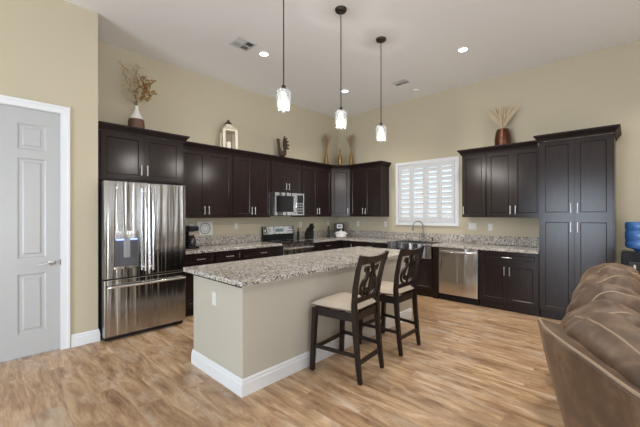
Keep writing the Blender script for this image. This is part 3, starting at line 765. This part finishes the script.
# ---------------------------------------------------------------- stools (local front = -y)
def stool(label, loc, rz):
    s_ = thing('counter_stool', label, 'stool', loc, rz, 'counter stools at the island')
    
    # front legs
    for sx in (-1, 1):
        MB().tube([(sx*.236, -.225, 0), (sx*.222, -.198, .575)], [.0185, .022], 4, up=(1, 0, 0), sq=True).make('front_leg', stoolwood, s_)
    # rear legs run up as the back posts
    prof = [(.262, 0, .015), (.245, .12, .017), (.222, .35, .019), (.208, .55, .020), (.205, .66, .019), (.222, .80, .0175), (.255, .95, .016), (.300, 1.085, .014)]
    for sx in (-1, 1):
        pts = [(sx*(.192+max(0, z-.62)*.065), y, z) for y, z, r in prof]
        MB().tube(pts, [r for _, _, r in prof], 4, 1.05, up=(1, 0, 0), sq=True).make('rear_leg', stoolwood, s_)
    def yb(z):
        for (ya, za, _), (yc, zc, _) in zip(prof, prof[1:]):
            if za <= z <= zc: return ya+(yc-ya)*(z-za)/(zc-za)
        return prof[-1][0]
    a = MB(); a.box(-.205, .205, -.215, -.193, .510, .580, .003); a.box(-.175, .175, .195, .217, .510, .580, .003)
    for sx in (-1, 1): a.bar((sx*.218, -.19, .545), (sx*.193, .20, .545), .070, .022)
    a.make('seat_frame', stoolwood, s_)
    # padded seat
    b = bmesh.new(); n = 16; g = []
    for face in (1, -1):
        gr = []
        for i in range(n+1):
            row = []
            for j in range(n+1):
                u, w_ = i/n*2-1, j/n*2-1
                def sq(q): return math.copysign(abs(q)**.75, q)
                e = (1-abs(u)**5)*(1-abs(w_)**5)
                x = u*(.232-.022*w_); y = w_*.226-.010
                z = .610+face*(.029*max(e, 0)**.4)+(.014*(1-u*u)*(1-w_*w_) if face > 0 else 0)
                row.append(b.verts.new((x, y, z)))
            gr.append(row)
        for i in range(n):
            for j in range(n):
                q = (gr[i][j], gr[i+1][j], gr[i+1][j+1], gr[i][j+1]); b.faces.new(q if face > 0 else q[::-1])
    bmesh.ops.remove_doubles(b, verts=b.verts, dist=.0005)
    cu = MB(); cu.add(b); cu.make('seat_cushion', seat_m, s_, smooth=True, label='beige upholstered seat cushion')
    # stretchers
    MB().bar((-.228, -.215, .20), (.228, -.215, .20), .030, .020).make('stretcher', stoolwood, s_)
    MB().bar((-.19, .240, .165), (.19, .240, .165), .034, .020).make('stretcher', stoolwood, s_)
    for sx in (-1, 1): MB().bar((sx*.228, -.21, .225), (sx*.192, .235, .225), .030, .020).make('stretcher', stoolwood, s_)
    # crest rail, curved, dipping in the middle
    b = bmesh.new(); rings = []; n = 14
    for k in range(n+1):
        u = k/n*2-1; x = u*.221; zt = 1.083-.022*(1-u*u); zb = 1.000+.004*(1-u*u)
        yy = lambda z: yb(z)+.020*(1-u*u)
        rings.append([b.verts.new(p) for p in ((x, yy(zb)-.011, zb), (x, yy(zb)+.011, zb), (x, yy(zt)+.011, zt), (x, yy(zt)-.011, zt))])
    for p_, q_ in zip(rings, rings[1:]):
        for k in range(4): b.faces.new((p_[k], p_[(k+1) % 4], q_[(k+1) % 4], q_[k]))
    b.faces.new(rings[0][::-1]); b.faces.new(rings[-1]); bmesh.ops.recalc_face_normals(b, faces=b.faces)
    c_ = MB(); c_.add(b); c_.make('crest_rail', stoolwood, s_)
    MB().bar((-.197, yb(.683), .683), (.197, yb(.683), .683), .042, .020).make('lower_rail', stoolwood, s_)
    # scrollwork splat: cut-out plate look, ribbons of solid wood
    sp = MB()
    def rib(pts2, r):
        n_ = len(pts2); rr = r if hasattr(r, '__len__') else [r]*n_
        sp.tube([(x, yb(z)+.013*(1-(x/.2)**2), z) for x, z in pts2], rr, 8, .62/ (sum(rr)/n_) * .013, up=(1, 0, 0)) if False else \
        sp.tube([(x, yb(z)+.010*(1-(x/.2)**2), z) for x, z in pts2], rr, 4, 1.0, up=(0, 1, 0), sq=True)
    def cat(P, m_=8):   # catmull-rom
        P = [P[0]]+P+[P[-1]]; out = []
        for i in range(1, len(P)-2):
            for k in range(m_):
                t_ = k/m_; p_, q_, r_, s2 = [Vector(a_) for a_ in P[i-1:i+3]]
                out.append(tuple(.5*((2*q_)+(-p_+r_)*t_+(2*p_-5*q_+4*r_-s2)*t_*t_+(-p_+3*q_-3*r_+s2)*t_**3)))
        out.append(tuple(P[-2])); return out
    rib([(0, .70), (0, 1.012)], [.010, .009])
    for sx in (-1, 1):
        main = cat([(.020, .745), (.068, .750), (.112, .780), (.124, .825), (.104, .872), (.066, .908), (.054, .945), (.070, .980), (.098, .984), (.106, .958), (.092, .944)])
        rib([(sx*x, .700+(z-.745)*1.14) for x, z in main], [.006+.005*math.sin(PI*k/(len(main)-1)) for k in range(len(main))])
        inner = cat([(.010, .935), (.040, .895), (.066, .850), (.066, .800), (.042, .785), (.032, .808), (.046, .822)])
        rib([(sx*x, .700+(z-.745)*1.14) for x, z in inner], [.0055+.0035*math.sin(PI*k/(len(inner)-1)) for k in range(len(inner))])
        top = cat([(.012, .955), (.028, .985), (.050, 1.003), (.075, 1.008)])
        rib([(sx*x, z) for x, z in top], .007)
    sp.make('scroll_splat', stoolwood, s_, label='carved lyre-shaped scroll splat')
    return s_
st = stool('dark counter stool with beige seat, nearest the camera', (3.155, -3.59, 0), math.radians(-85))
q = copy_tree(st); q.location = (3.135, -2.835, 0); q.rotation_euler = (0, 0, math.radians(-90)); q['label'] = 'dark counter stool with beige seat, farther one beside the sink end of the island'

# ---------------------------------------------------------------- sofa
SL = (5.35, -3.3, 0)
sofa = thing('sectional_sofa', 'brown suede sectional sofa with puffy back cushions at the right edge', 'sofa', SL)
def so(b): return b.shift((-SL[0], -SL[1], 0))
def shell(path, name, zt=.86, zb=.05, lean=.19, thick=.12, ends=True):
    P = [Vector(p) for p in path]; n = len(P); b = bmesh.new(); rings = []
    for i in range(n):
        d = (P[min(i+1, n-1)]-P[max(i-1, 0)]).normalized(); nr = Vector((-d.y, d.x))      # inward (left of travel)
        ring = []
        for k in range(7):      # outer face from the bottom up
            t_ = k/6; off = lean*(1-t_)**1.15; ring.append((off, zb+(zt-zb)*t_))
        ring += [(.012, zt+.010), (.028, zt+.008), (thick-.02, zt-.006), (thick, zt-.03), (thick+.10, zb)]
        rings.append([b.verts.new((P[i].x+nr.x*o_, P[i].y+nr.y*o_, z)) for o_, z in ring])
    m_ = len(rings[0])
    for p_, q_ in zip(rings, rings[1:]):
        for k in range(m_): b.faces.new((p_[k], p_[(k+1) % m_], q_[(k+1) % m_], q_[k]))
    b.faces.new(rings[0][::-1]); b.faces.new(rings[-1]); bmesh.ops.recalc_face_normals(b, faces=b.faces)
    x = MB(); x.add(b); o_ = so(x).make(name, sofa_m, sofa, smooth=True)
    pp = MB()
    pts = []
    for i in range(n):
        d = (P[min(i+1, n-1)]-P[max(i-1, 0)]).normalized(); nr = Vector((-d.y, d.x)); pts.append((P[i].x+nr.x*.008, P[i].y+nr.y*.008, zt+.012))
    pp.tube(pts, .0065, 8); so(pp).make('piping', sofa_pipe, o_, smooth=True)
    return o_
def crv(P, m_=6):
    P = [P[0]]+P+[P[-1]]; out = []
    for i in range(1, len(P)-2):
        for k in range(m_):
            t_ = k/m_; p_, q_, r_, s2 = [Vector(a_) for a_ in P[i-1:i+3]]
            out.append(tuple(.5*((2*q_)+(-p_+r_)*t_+(2*p_-5*q_+4*r_-s2)*t_*t_+(-p_+3*q_-3*r_+s2)*t_**3)))
    out.append(tuple(P[-2])); return out
WEDGE = crv([(4.716, -3.915), (4.765, -4.06), (4.85, -4.215), (4.97, -4.40), (5.10, -4.60), (5.28, -4.79), (5.55, -4.97), (5.9, -5.08), (6.3, -5.12), (6.9, -5.12)])
shell(WEDGE, 'back_frame')
LONG = [(4.86, -2.0), (4.85, -2.4), (4.84, -2.9), (4.84, -3.4), (4.835, -3.86)]
shell(LONG, 'back_frame', zt=.80, lean=.08)
so(MB().box(4.99, 5.78, -3.95, -2.02, .06, .30, .02)).make('seat_base', sofa_m, sofa)
so(MB().prism([(5.08, -4.0), (5.22, -4.35), (5.55, -4.7), (5.9, -4.82), (6.85, -4.86), (6.85, -3.98), (5.8, -3.96)], .06, .30)).make('seat_base', sofa_m, sofa)
def puff(c, a, bb, hz, rz, tilt=0, seed=0, ex=.55, ez=.75, wr=.016, name='back_cushion', seams=(-.33, .33), res=72, drape=0.0, m_=None, long_seam=True):
    """rounded stuffed cushion: a = half length, bb = half depth, hz = half height"""
    b = bmesh.new(); rows = []; nu, nv = res, res//2
    def sg(q, e): return math.copysign(abs(q)**e, q)
    Mx = Matrix.Translation(c) @ Matrix.Rotation(rz, 4, 'Z') @ Matrix.Rotation(tilt, 4, 'Y')
    def pt(u, v):   # u around the long axis, v pole to pole along the length (local y)
        cy = sg(math.sin(v), ex); ring = abs(math.cos(v))**ex
        x = bb*ring*sg(math.cos(u), ez); z = hz*ring*sg(math.sin(u), ez); y = a*cy
        for s2 in seams:      # stitched valleys
            dd_ = (y/a-s2)/.10; k_ = 1-.07*math.exp(-dd_*dd_); x *= k_; z *= k_
        if drape: x -= drape*(z/hz)*abs(z/hz)*.5
        nn = noise.noise(Vector((x*8+seed, y*6, z*8)))*wr*1.1-abs(noise.noise(Vector((x*5+seed, y*17+seed, z*4))))*wr*1.0-abs(noise.noise(Vector((x*12+seed*2, y*5, z*10+seed))))*wr*.45
        k_ = 1+nn/max(bb, .1)
        return Vector((x*k_, y, z*k_))
    top = b.verts.new(Mx @ pt(0, PI/2*.9999)); bot = b.verts.new(Mx @ pt(0, -PI/2*.9999))
    for i in range(1, nv):
        v_ = -PI/2+PI*i/nv; rows.append([b.verts.new(Mx @ pt(2*PI*k/nu, v_)) for k in range(nu)])
    for p_, q_ in zip(rows, rows[1:]):
        for k in range(nu): b.faces.new((p_[k], p_[(k+1) % nu], q_[(k+1) % nu], q_[k]))
    for k in range(nu): b.faces.new((bot, rows[0][(k+1) % nu], rows[0][k])); b.faces.new((top, rows[-1][k], rows[-1][(k+1) % nu]))
    bmesh.ops.recalc_face_normals(b, faces=b.faces)
    x = MB(); x.add(b); o_ = so(x).make(name, m_ or sofa_m, sofa, smooth=True)
    pp = MB()
    for ua in (((PI*.62,),) if long_seam else ()):
        pts = []
        for i in range(6, 35):
            v_ = -PI/2+PI*i/40; pts.append(Mx @ (pt(ua[0], v_)*1.0))
        pp.tube(pts, .0055, 6)
    for s2 in seams:
        v_ = math.asin(max(-1, min(1, math.copysign(abs(s2)**(1/ex), s2))))
        pts = [Mx @ (pt(u_*PI/24, v_)*1.003) for u_ in range(3, 24)]
        pp.tube(pts, .006, 6)
    so(pp).make('piping', sofa_pipe, o_, smooth=True)
    return o_
# long side back cushions, near to far
for k, (y, zc) in enumerate(((-3.62, .695), (-3.15, .705), (-2.69, .715), (-2.23, .72))):
    puff((4.955+.014*(3-k), y, zc), .238, .225, (.255, .268, .28, .292)[k], math.radians((38, 34, 28, 18)[k]), (.12, .05, .10, .04)[k], seed=3.1*k+1, seams=(-.3,), wr=.022, ex=.92, ez=.92, long_seam=False)
# wedge cushion follows the rim on the inside
puff((5.13, -4.205, .728), .50, .195, .225, math.radians(27.5), 0, seed=9.2, seams=(), wr=.026, ex=.5)
puff((5.72, -4.74, .75), .34, .22, .26, math.radians(80), 0, seed=5.2, seams=(), wr=.020)
puff((6.42, -4.84, .75), .34, .22, .26, math.radians(90), 0, seed=7.2, seams=(), wr=.020)
for k, (y, ln) in enumerate(((-3.62, .31), (-2.98, .31), (-2.35, .31))):
    puff((5.48, y, .385), ln, .33, .10, 0, 0, seed=k*2.3, seams=(), ez=.45, ex=.3, wr=.01, name='seat_cushion')
puff((6.0, -4.30, .385), .5, .40, .10, math.radians(90), 0, seed=11, seams=(), ez=.45, ex=.35, wr=.01, name='seat_cushion')
so(MB().box(4.90, 5.80, -1.99, -1.78, .05, .60, .06, 3)).make('armrest', sofa_m, sofa, smooth=True)

# ---------------------------------------------------------------- water cooler
wc = thing('water_cooler', 'black water cooler stand right of the pantry', 'water cooler', (5.15, -.35, 0))
MB().box(-.165, .165, -.16, .16, 0, .955, .012, 2).make('body', black, wc)
MB().box(-.10, .10, -.164, -.158, .55, .84, .003).make('tap_recess', darkgrey, wc)
for x in (-.045, .045):
    MB().tube([(x, -.162, .80), (x, -.20, .80), (x, -.205, .765)], .011, 10).make('tap', plastic_w, wc, smooth=True)
o = MB().lathe([(0, .0), (.03, 0), (.05, .02), (.12, .045), (.133, .07), (.133, .12), (.127, .13), (.127, .145), (.134, .155), (.134, .245), (.127, .255), (.127, .27), (.134, .28), (.134, .345), (.120, .368), (0, .372)], 40, (5.15, -.35, .957)).make('water_bottle', bluewater, smooth=True)
tag(o, 'large blue five-gallon water bottle on the black cooler', 'water bottle')

# ---------------------------------------------------------------- counter items
pl = thing('wall_plaque', 'square white plaque with a grey ring above the granite splash by the fridge', 'plaque', (0.003, -3.385, 1.195), PI/2)
MB().box(-.135, .135, -.022, 0, -.115, .115, .004).make('panel', plastic_w, pl)
MB().lathe([(.095, 0), (.095, .004), (.080, .004), (.080, 0)], 36, M=Matrix.Translation((0, -.0222, 0)) @ Matrix.Rotation(PI/2, 4, 'X'), cap=False).make('ring', grey_m, pl)
MB().lathe([(.055, 0), (.055, .003), (.05, .003), (.05, 0)], 36, M=Matrix.Translation((0, -.0222, 0)) @ Matrix.Rotation(PI/2, 4, 'X'), cap=False).make('ring', grey_m, pl)
cm = thing('coffee_maker', 'black coffee maker on the counter tucked against the fridge', 'coffee maker', (.25, -3.74, .915), PI/2)
MB().box(-.08, .08, -.14, .12, 0, .035, .006).make('base', black, cm)
MB().box(-.08, .08, .02, .12, .035, .26, .006).box(-.08, .08, -.13, .12, .26, .335, .012).make('housing', black, cm)
MB().lathe([(.05, .036), (.062, .06), (.064, .12), (.045, .155), (.048, .17), (0, .17)], 24, (0, -.06, 0)).make('carafe', mat('smoky glass', (.03, .03, .03), .06, coat=1), cm, smooth=True)
MB().box(-.082, .082, -.133, -.128, .20, .255, .002).make('front_band', chrome, cm)
kb = thing('knife_block', 'slanted black knife block right of the range', 'knife block', (.26, -1.235, .915), math.radians(75))
MB().prism([(-.09, 0), (.09, 0), (.09, .10), (-.02, .235), (-.10, .17)][::-1], -.055, .055, 'yz').make('block', black, kb)
for i, (x, t_) in enumerate([(-.036, .2), (-.012, .2), (.012, .2), (.036, .2), (-.036, .7), (-.012, .7), (.012, .7), (.036, .7)]):
    y0_, z0_ = -.10+.08*t_, .17+.065*t_; dx_, dz_ = -.62, .78; ln_ = .105 if t_ < .5 else .13
    MB().tube([(x, y0_, z0_), (x, y0_+dx_*ln_, z0_+dz_*ln_)], .0085, 8, 1.25).make('knife_handle', black, kb, smooth=True)
o = MB().lathe([(.028, 0), (.03, .02), (.028, .13), (.012, .17), (.011, .20), (.015, .205), (.015, .22), (0, .222)], 20, (.14, -1.425, .915)).make('oil_bottle', black, smooth=True); tag(o, 'slim dark oil bottle between the range and the knife block', 'bottle')
o = MB().lathe([(.030, 0), (.032, .02), (.022, .10), (.026, .16), (.016, .19), (.022, .22), (.014, .25), (0, .255)], 20, (.28, -.66, .915)).make('pepper_mill', black, smooth=True); tag(o, 'tall dark pepper mill left of the white pot', 'pepper mill')
dp_ = thing('lidded_pot', 'white lidded pot with side handles in the counter corner', 'pot', (.47, -.46, .915), PI/4)
MB().lathe([(.095, 0), (.112, .01), (.122, .05), (.126, .10), (.120, .10), (.112, .05), (.0, .02)], 32).make('pot', vase_w, dp_, smooth=True)
MB().lathe([(.128, .101), (.126, .108), (.09, .128), (.03, .138), (.012, .140), (.014, .15), (.02, .158), (.012, .166), (0, .167)], 32).make('lid', vase_w, dp_, smooth=True)
for sx in (-1, 1): MB().tube([(sx*.12, -.03, .08), (sx*.155, -.02, .085), (sx*.155, .02, .085), (sx*.12, .03, .08)], .008, 8).make('handle', vase_w, dp_, smooth=True)
ck = thing('coffee_brewer', 'black single-cup brewer with pale front panel behind the white pot', 'coffee brewer', (.26, -.27, .915), PI/4)
MB().box(-.10, .10, -.10, .10, 0, .30, .014, 2).make('housing', black, ck)
MB().box(-.065, .065, -.104, -.0995, .19, .285, .002).make('front_panel', plastic_w, ck)
MB().box(-.04, .04, -.107, -.1045, .215, .26, .001).make('display', grey_m, ck)

# ---------------------------------------------------------------- decor on top of the cabinets
TZ = 2.411
def strands(n, base, spread, h0, h1, rad, mk, par, name, m_, seed=1, bend=.3, dirx=None):
    rnd = random.Random(seed); b = MB()
    for i in range(n):
        a_ = rnd.uniform(0, 2*PI); s_ = rnd.uniform(.15, 1)*spread; h_ = rnd.uniform(h0, h1)
        e = Vector((math.cos(a_)*s_, math.sin(a_)*s_, h_)); mk(b, rnd, Vector(base), e)
    return b.make(name, m_, par, smooth=True)
# ceramic vase with curled branches
va = thing('ceramic_vase', 'white-necked brown ceramic vase standing on the fridge cabinet', 'vase', (.33, -4.505, TZ))
MB().lathe([(0, 0), (.092, 0), (.098, .03), (.100, .16), (.096, .235), (.088, .268)], 32, cap=False).make('lower_body', vase_b, va, smooth=True, label='dark brown lower half')
MB().lathe([(.089, .267), (.070, .31), (.042, .355), (.026, .40), (.022, .435), (.026, .45), (.021, .45), (.017, .42), (.0, .30)], 32, cap=False).make('neck', vase_w, va, smooth=True, label='glossy white neck')
def wavy(b, rnd, base, e):
    n_ = 16; ph = rnd.uniform(0, 6); am = rnd.uniform(.012, .035); pts = []
    for k in range(n_+1):
        t_ = k/n_; p_ = base+Vector((e.x*t_**1.6, e.y*t_**1.6, e.z*t_)); p_ += Vector((math.sin(t_*13+ph), math.cos(t_*11+ph), 0))*am*t_**.5
        pts.append(p_)
    b.tube(pts, [.004*(1-.7*k/n_) for k in range(n_+1)], 5)
bn = thing('dried_branches', 'curly dry branches and leafy sprigs standing in the white-necked vase', 'dried plants', (.33, -4.505, TZ+.41))
strands(10, (0, 0, 0), .13, .42, .62, 0, wavy, bn, 'branches', branch_m, 5)
b = MB(); rnd = random.Random(8)
def wl(ph, am, e, base=(0, 0, 0)):
    return [Vector((e[0]*(k/22)**1.2+am*math.sin(k*.75+ph)*min(1, k/5), e[1]*(k/22)**1.2+am*math.cos(k*.75+ph)*min(1, k/5), e[2]*k/22)) for k in range(23)]
b.tube(wl(0, .030, (-.05, -.17, .60)), .0032, 5); b.tube(wl(2, .03, (0, -.16, .50)), .003, 5); b.tube(wl(1, .03, (.02, .20, .45)), .0028, 5)
b.make('curled_twigs', branch_m, bn, smooth=True)
def leaves(n, lo, hi, yr, m_, nm, seed, ln=(.035, .07), cy=.0):
    rnd = random.Random(seed); b = bmesh.new()
    for i in range(n):
        c_ = Vector((rnd.gauss(0, .05), cy+rnd.gauss(0, yr), rnd.uniform(lo, hi))); d = Vector((rnd.uniform(-1, 1), rnd.uniform(-1, 1), rnd.uniform(-.2, 1))).normalized()
        l_ = rnd.uniform(*ln); s2 = d.orthogonal().normalized()*l_*.22; n3 = d.cross(s2).normalized()*.0015
        ps = [c_, c_+d*l_*.5+s2, c_+d*l_, c_+d*l_*.5-s2]
        A = [b.verts.new(p_+n3) for p_ in ps]; B = [b.verts.new(p_-n3) for p_ in ps]
        b.faces.new(A); b.faces.new(B[::-1])
        for k in range(4): b.faces.new((A[k], A[(k+1) % 4], B[(k+1) % 4], B[k]))
    x = MB(); x.add(b); return x.make(nm, m_, bn)
leaves(85, .14, .44, .05, leaf_m, 'bronze_leaves', 3, (.04, .08), .12)
leaves(170, .06, .58, .060, cream_leaf, 'cream_sprigs', 4, (.03, .055), -.03)
# lantern
ln_ = thing('candle_lantern', 'cream weathered candle lantern on the cabinets left of the rooster', 'lantern', (.175, -3.045, TZ), math.radians(75))
b = MB(); s2 = .12
b.box(-s2, s2, -s2, s2, 0, .035, .004)
for sx in (-1, 1):
    for sy in (-1, 1): b.box(sx*.102-.021, sx*.102+.021, sy*.102-.021, sy*.102+.021, .035, .39, .002)
b.box(-s2, s2, -s2, s2, .39, .42, .004)
b.make('frame', lantern_m, ln_)
b = bmesh.new(); r1 = [b.verts.new(p_) for p_ in ((-.13, -.13, .42), (.13, -.13, .42), (.13, .13, .42), (-.13, .13, .42))]; r2 = [b.verts.new(p_) for p_ in ((-.055, -.055, .475), (.055, -.055, .475), (.055, .055, .475), (-.055, .055, .475))]
b.faces.new(r1[::-1]); b.faces.new(r2)
for k in range(4): b.faces.new((r1[k], r1[(k+1) % 4], r2[(k+1) % 4], r2[k]))
x = MB(); x.add(b); x.box(-.048, .048, -.048, .048, .475, .515, .002); x.make('roof', lantern_m, ln_)
MB().lathe([(.062, .516), (.062, .526), (.045, .55), (.018, .57), (.018, .59), (0, .60)], 18).make('finial', rust, ln_, smooth=True)
MB().lathe([(.045, .036), (.045, .22), (.04, .225), (0, .22)], 20).make('candle', candle_m, ln_, smooth=True)
# rooster figure
ro = thing('rooster_figurine', 'dark rusted metal rooster figurine on top of the wall cabinets', 'figurine', (.18, -1.885, TZ), PI/2)
ro.scale = (1.1, 1.1, 1.1)
MB().lathe([(.05, 0), (.05, .01), (.015, .02), (.010, .12), (0, .12)], 20).make('stand', rust, ro, smooth=True)
b = MB()
b.tube([(-.085, 0, .375), (-.080, 0, .345), (-.072, 0, .29), (-.058, 0, .23), (-.030, 0, .165), (.012, 0, .145), (.048, 0, .175), (.066, 0, .225), (.066, 0, .27)], [.022, .030, .028, .036, .048, .052, .046, .036, .026], 14, .7, up=(0, 0, 1))
b.make('body', rust, ro, smooth=True)
b = MB()
for tip, mid in (((.060, .480), (.035, .38)), ((.110, .455), (.050, .42)), ((.150, .400), (.080, .42)), ((.165, .330), (.110, .38)), ((.150, .265), (.120, .31))):
    P_ = [Vector((.060, .235)), Vector(mid), Vector(tip)]; pts = []
    for k in range(9):
        t_ = k/8; q_ = P_[0]*(1-t_)**2+P_[1]*2*t_*(1-t_)+P_[2]*t_*t_; pts.append((q_.x, 0, q_.y))
    b.tube(pts, [.017+.016*math.sin(PI*min(k/8+.12, .95)) for k in range(9)], 8, .5, up=(0, 1, 0))
b.make('tail_feathers', rust, ro, smooth=True)
b = MB(); b.tube([(-.095, 0, .385), (-.115, 0, .378), (-.130, 0, .365)], [.014, .009, .002], 8)
for k in range(4): b.tube([(-.102+.015*k, 0, .385), (-.106+.019*k, 0, .425-.004*k)], [.011, .006], 6)
b.tube([(-.100, 0, .36), (-.102, 0, .33)], [.008, .011], 8)
b.make('comb_and_beak', rust, ro, smooth=True)
# three vases in the corner
def grass(b, rnd, base, e):
    pts = [base+Vector((e.x*t_**1.3, e.y*t_**1.3, e.z*t_)) for t_ in (0, .3, .6, .8, 1)]
    b.tube(pts, [.003, .003, .005, .009, .002], 5)
for nm, lb_, loc, prof, seed in (('bottle_vase', 'tall tapered gold vase with dry reeds, leftmost of the corner trio', (.165, -.60), [(.060, 0), (.058, .12), (.045, .22), (.030, .32), (.022, .40), (.022, .50), (.018, .50), (.0, .40)], 21),
                                 ('urn_vase', 'gold footed urn with narrow neck, middle of the corner trio', (.30, -.29), [(.045, 0), (.045, .015), (.02, .05), (.025, .09), (.058, .20), (.060, .26), (.040, .34), (.018, .38), (.016, .42), (.034, .46), (.030, .465), (.0, .42)], 22),
                                 ('bottle_vase', 'tall tapered gold vase with dry reeds, rightmost of the corner trio', (.52, -.165), [(.060, 0), (.058, .12), (.050, .22), (.038, .32), (.024, .38), (.022, .44), (.018, .44), (.0, .38)], 23)):
    q = MB().lathe([(0, 0)]+prof, 28, (0, 0, 0), cap=False).make(nm, gold, smooth=True); q.location = (*loc, TZ); tag(q, lb_, 'vase')
    r_ = thing('dried_reeds', 'dry reeds fanning up from the ' + {21: 'leftmost', 22: 'middle', 23: 'rightmost'}[seed] + ' corner vase', 'dried plants', (*loc, TZ+.38), 0)
    strands(26 if seed != 22 else 5, (0, 0, 0), .13 if seed != 22 else .05, .30 if seed != 22 else .12, .46 if seed != 22 else .26, 0, grass, r_, 'stems', reed_m if seed != 22 else cream_leaf, seed)
# copper vase with pampas
cv = MB().lathe([(0, 0), (.085, 0), (.102, .04), (.116, .12), (.118, .20), (.105, .29), (.085, .355), (.082, .36), (.078, .355), (.098, .29), (.0, .2)], 40, cap=False).make('copper_vase', copper, smooth=True)
cv.location = (3.592, -.18, TZ); tag(cv, 'hammered copper vase on the cabinets right of the window', 'vase')
pg = thing('dried_pampas_grass', 'cream dried pampas grass in the hammered copper vase', 'dried plants', (3.592, -.18, TZ+.33))
def plume(b, rnd, base, e):
    n_ = 7; pts = [base+Vector((e.x*(k/n_)**1.5, e.y*(k/n_)**1.5*.4, e.z*k/n_)) for k in range(n_+1)]
    b.tube(pts, [.002, .002, .002, .004, .009, .013, .011, .002], 6, .7)
strands(60, (0, 0, 0), .25, .22, .40, 0, plume, pg, 'plumes', pampas_m, 31)
def spike(b, rnd, base, e):
    n_ = 7; pts = [base+Vector((e.x*(k/n_)**1.3, e.y*(k/n_)*.4, e.z*k/n_)) for k in range(n_+1)]
    b.tube(pts, [.0018, .0018, .0018, .005, .007, .006, .004, .001], 5)
strands(12, (0, 0, 0), .22, .30, .42, 0, spike, pg, 'seed_spikes', mat('tan seed heads', (.42, .29, .15), .9), 33)
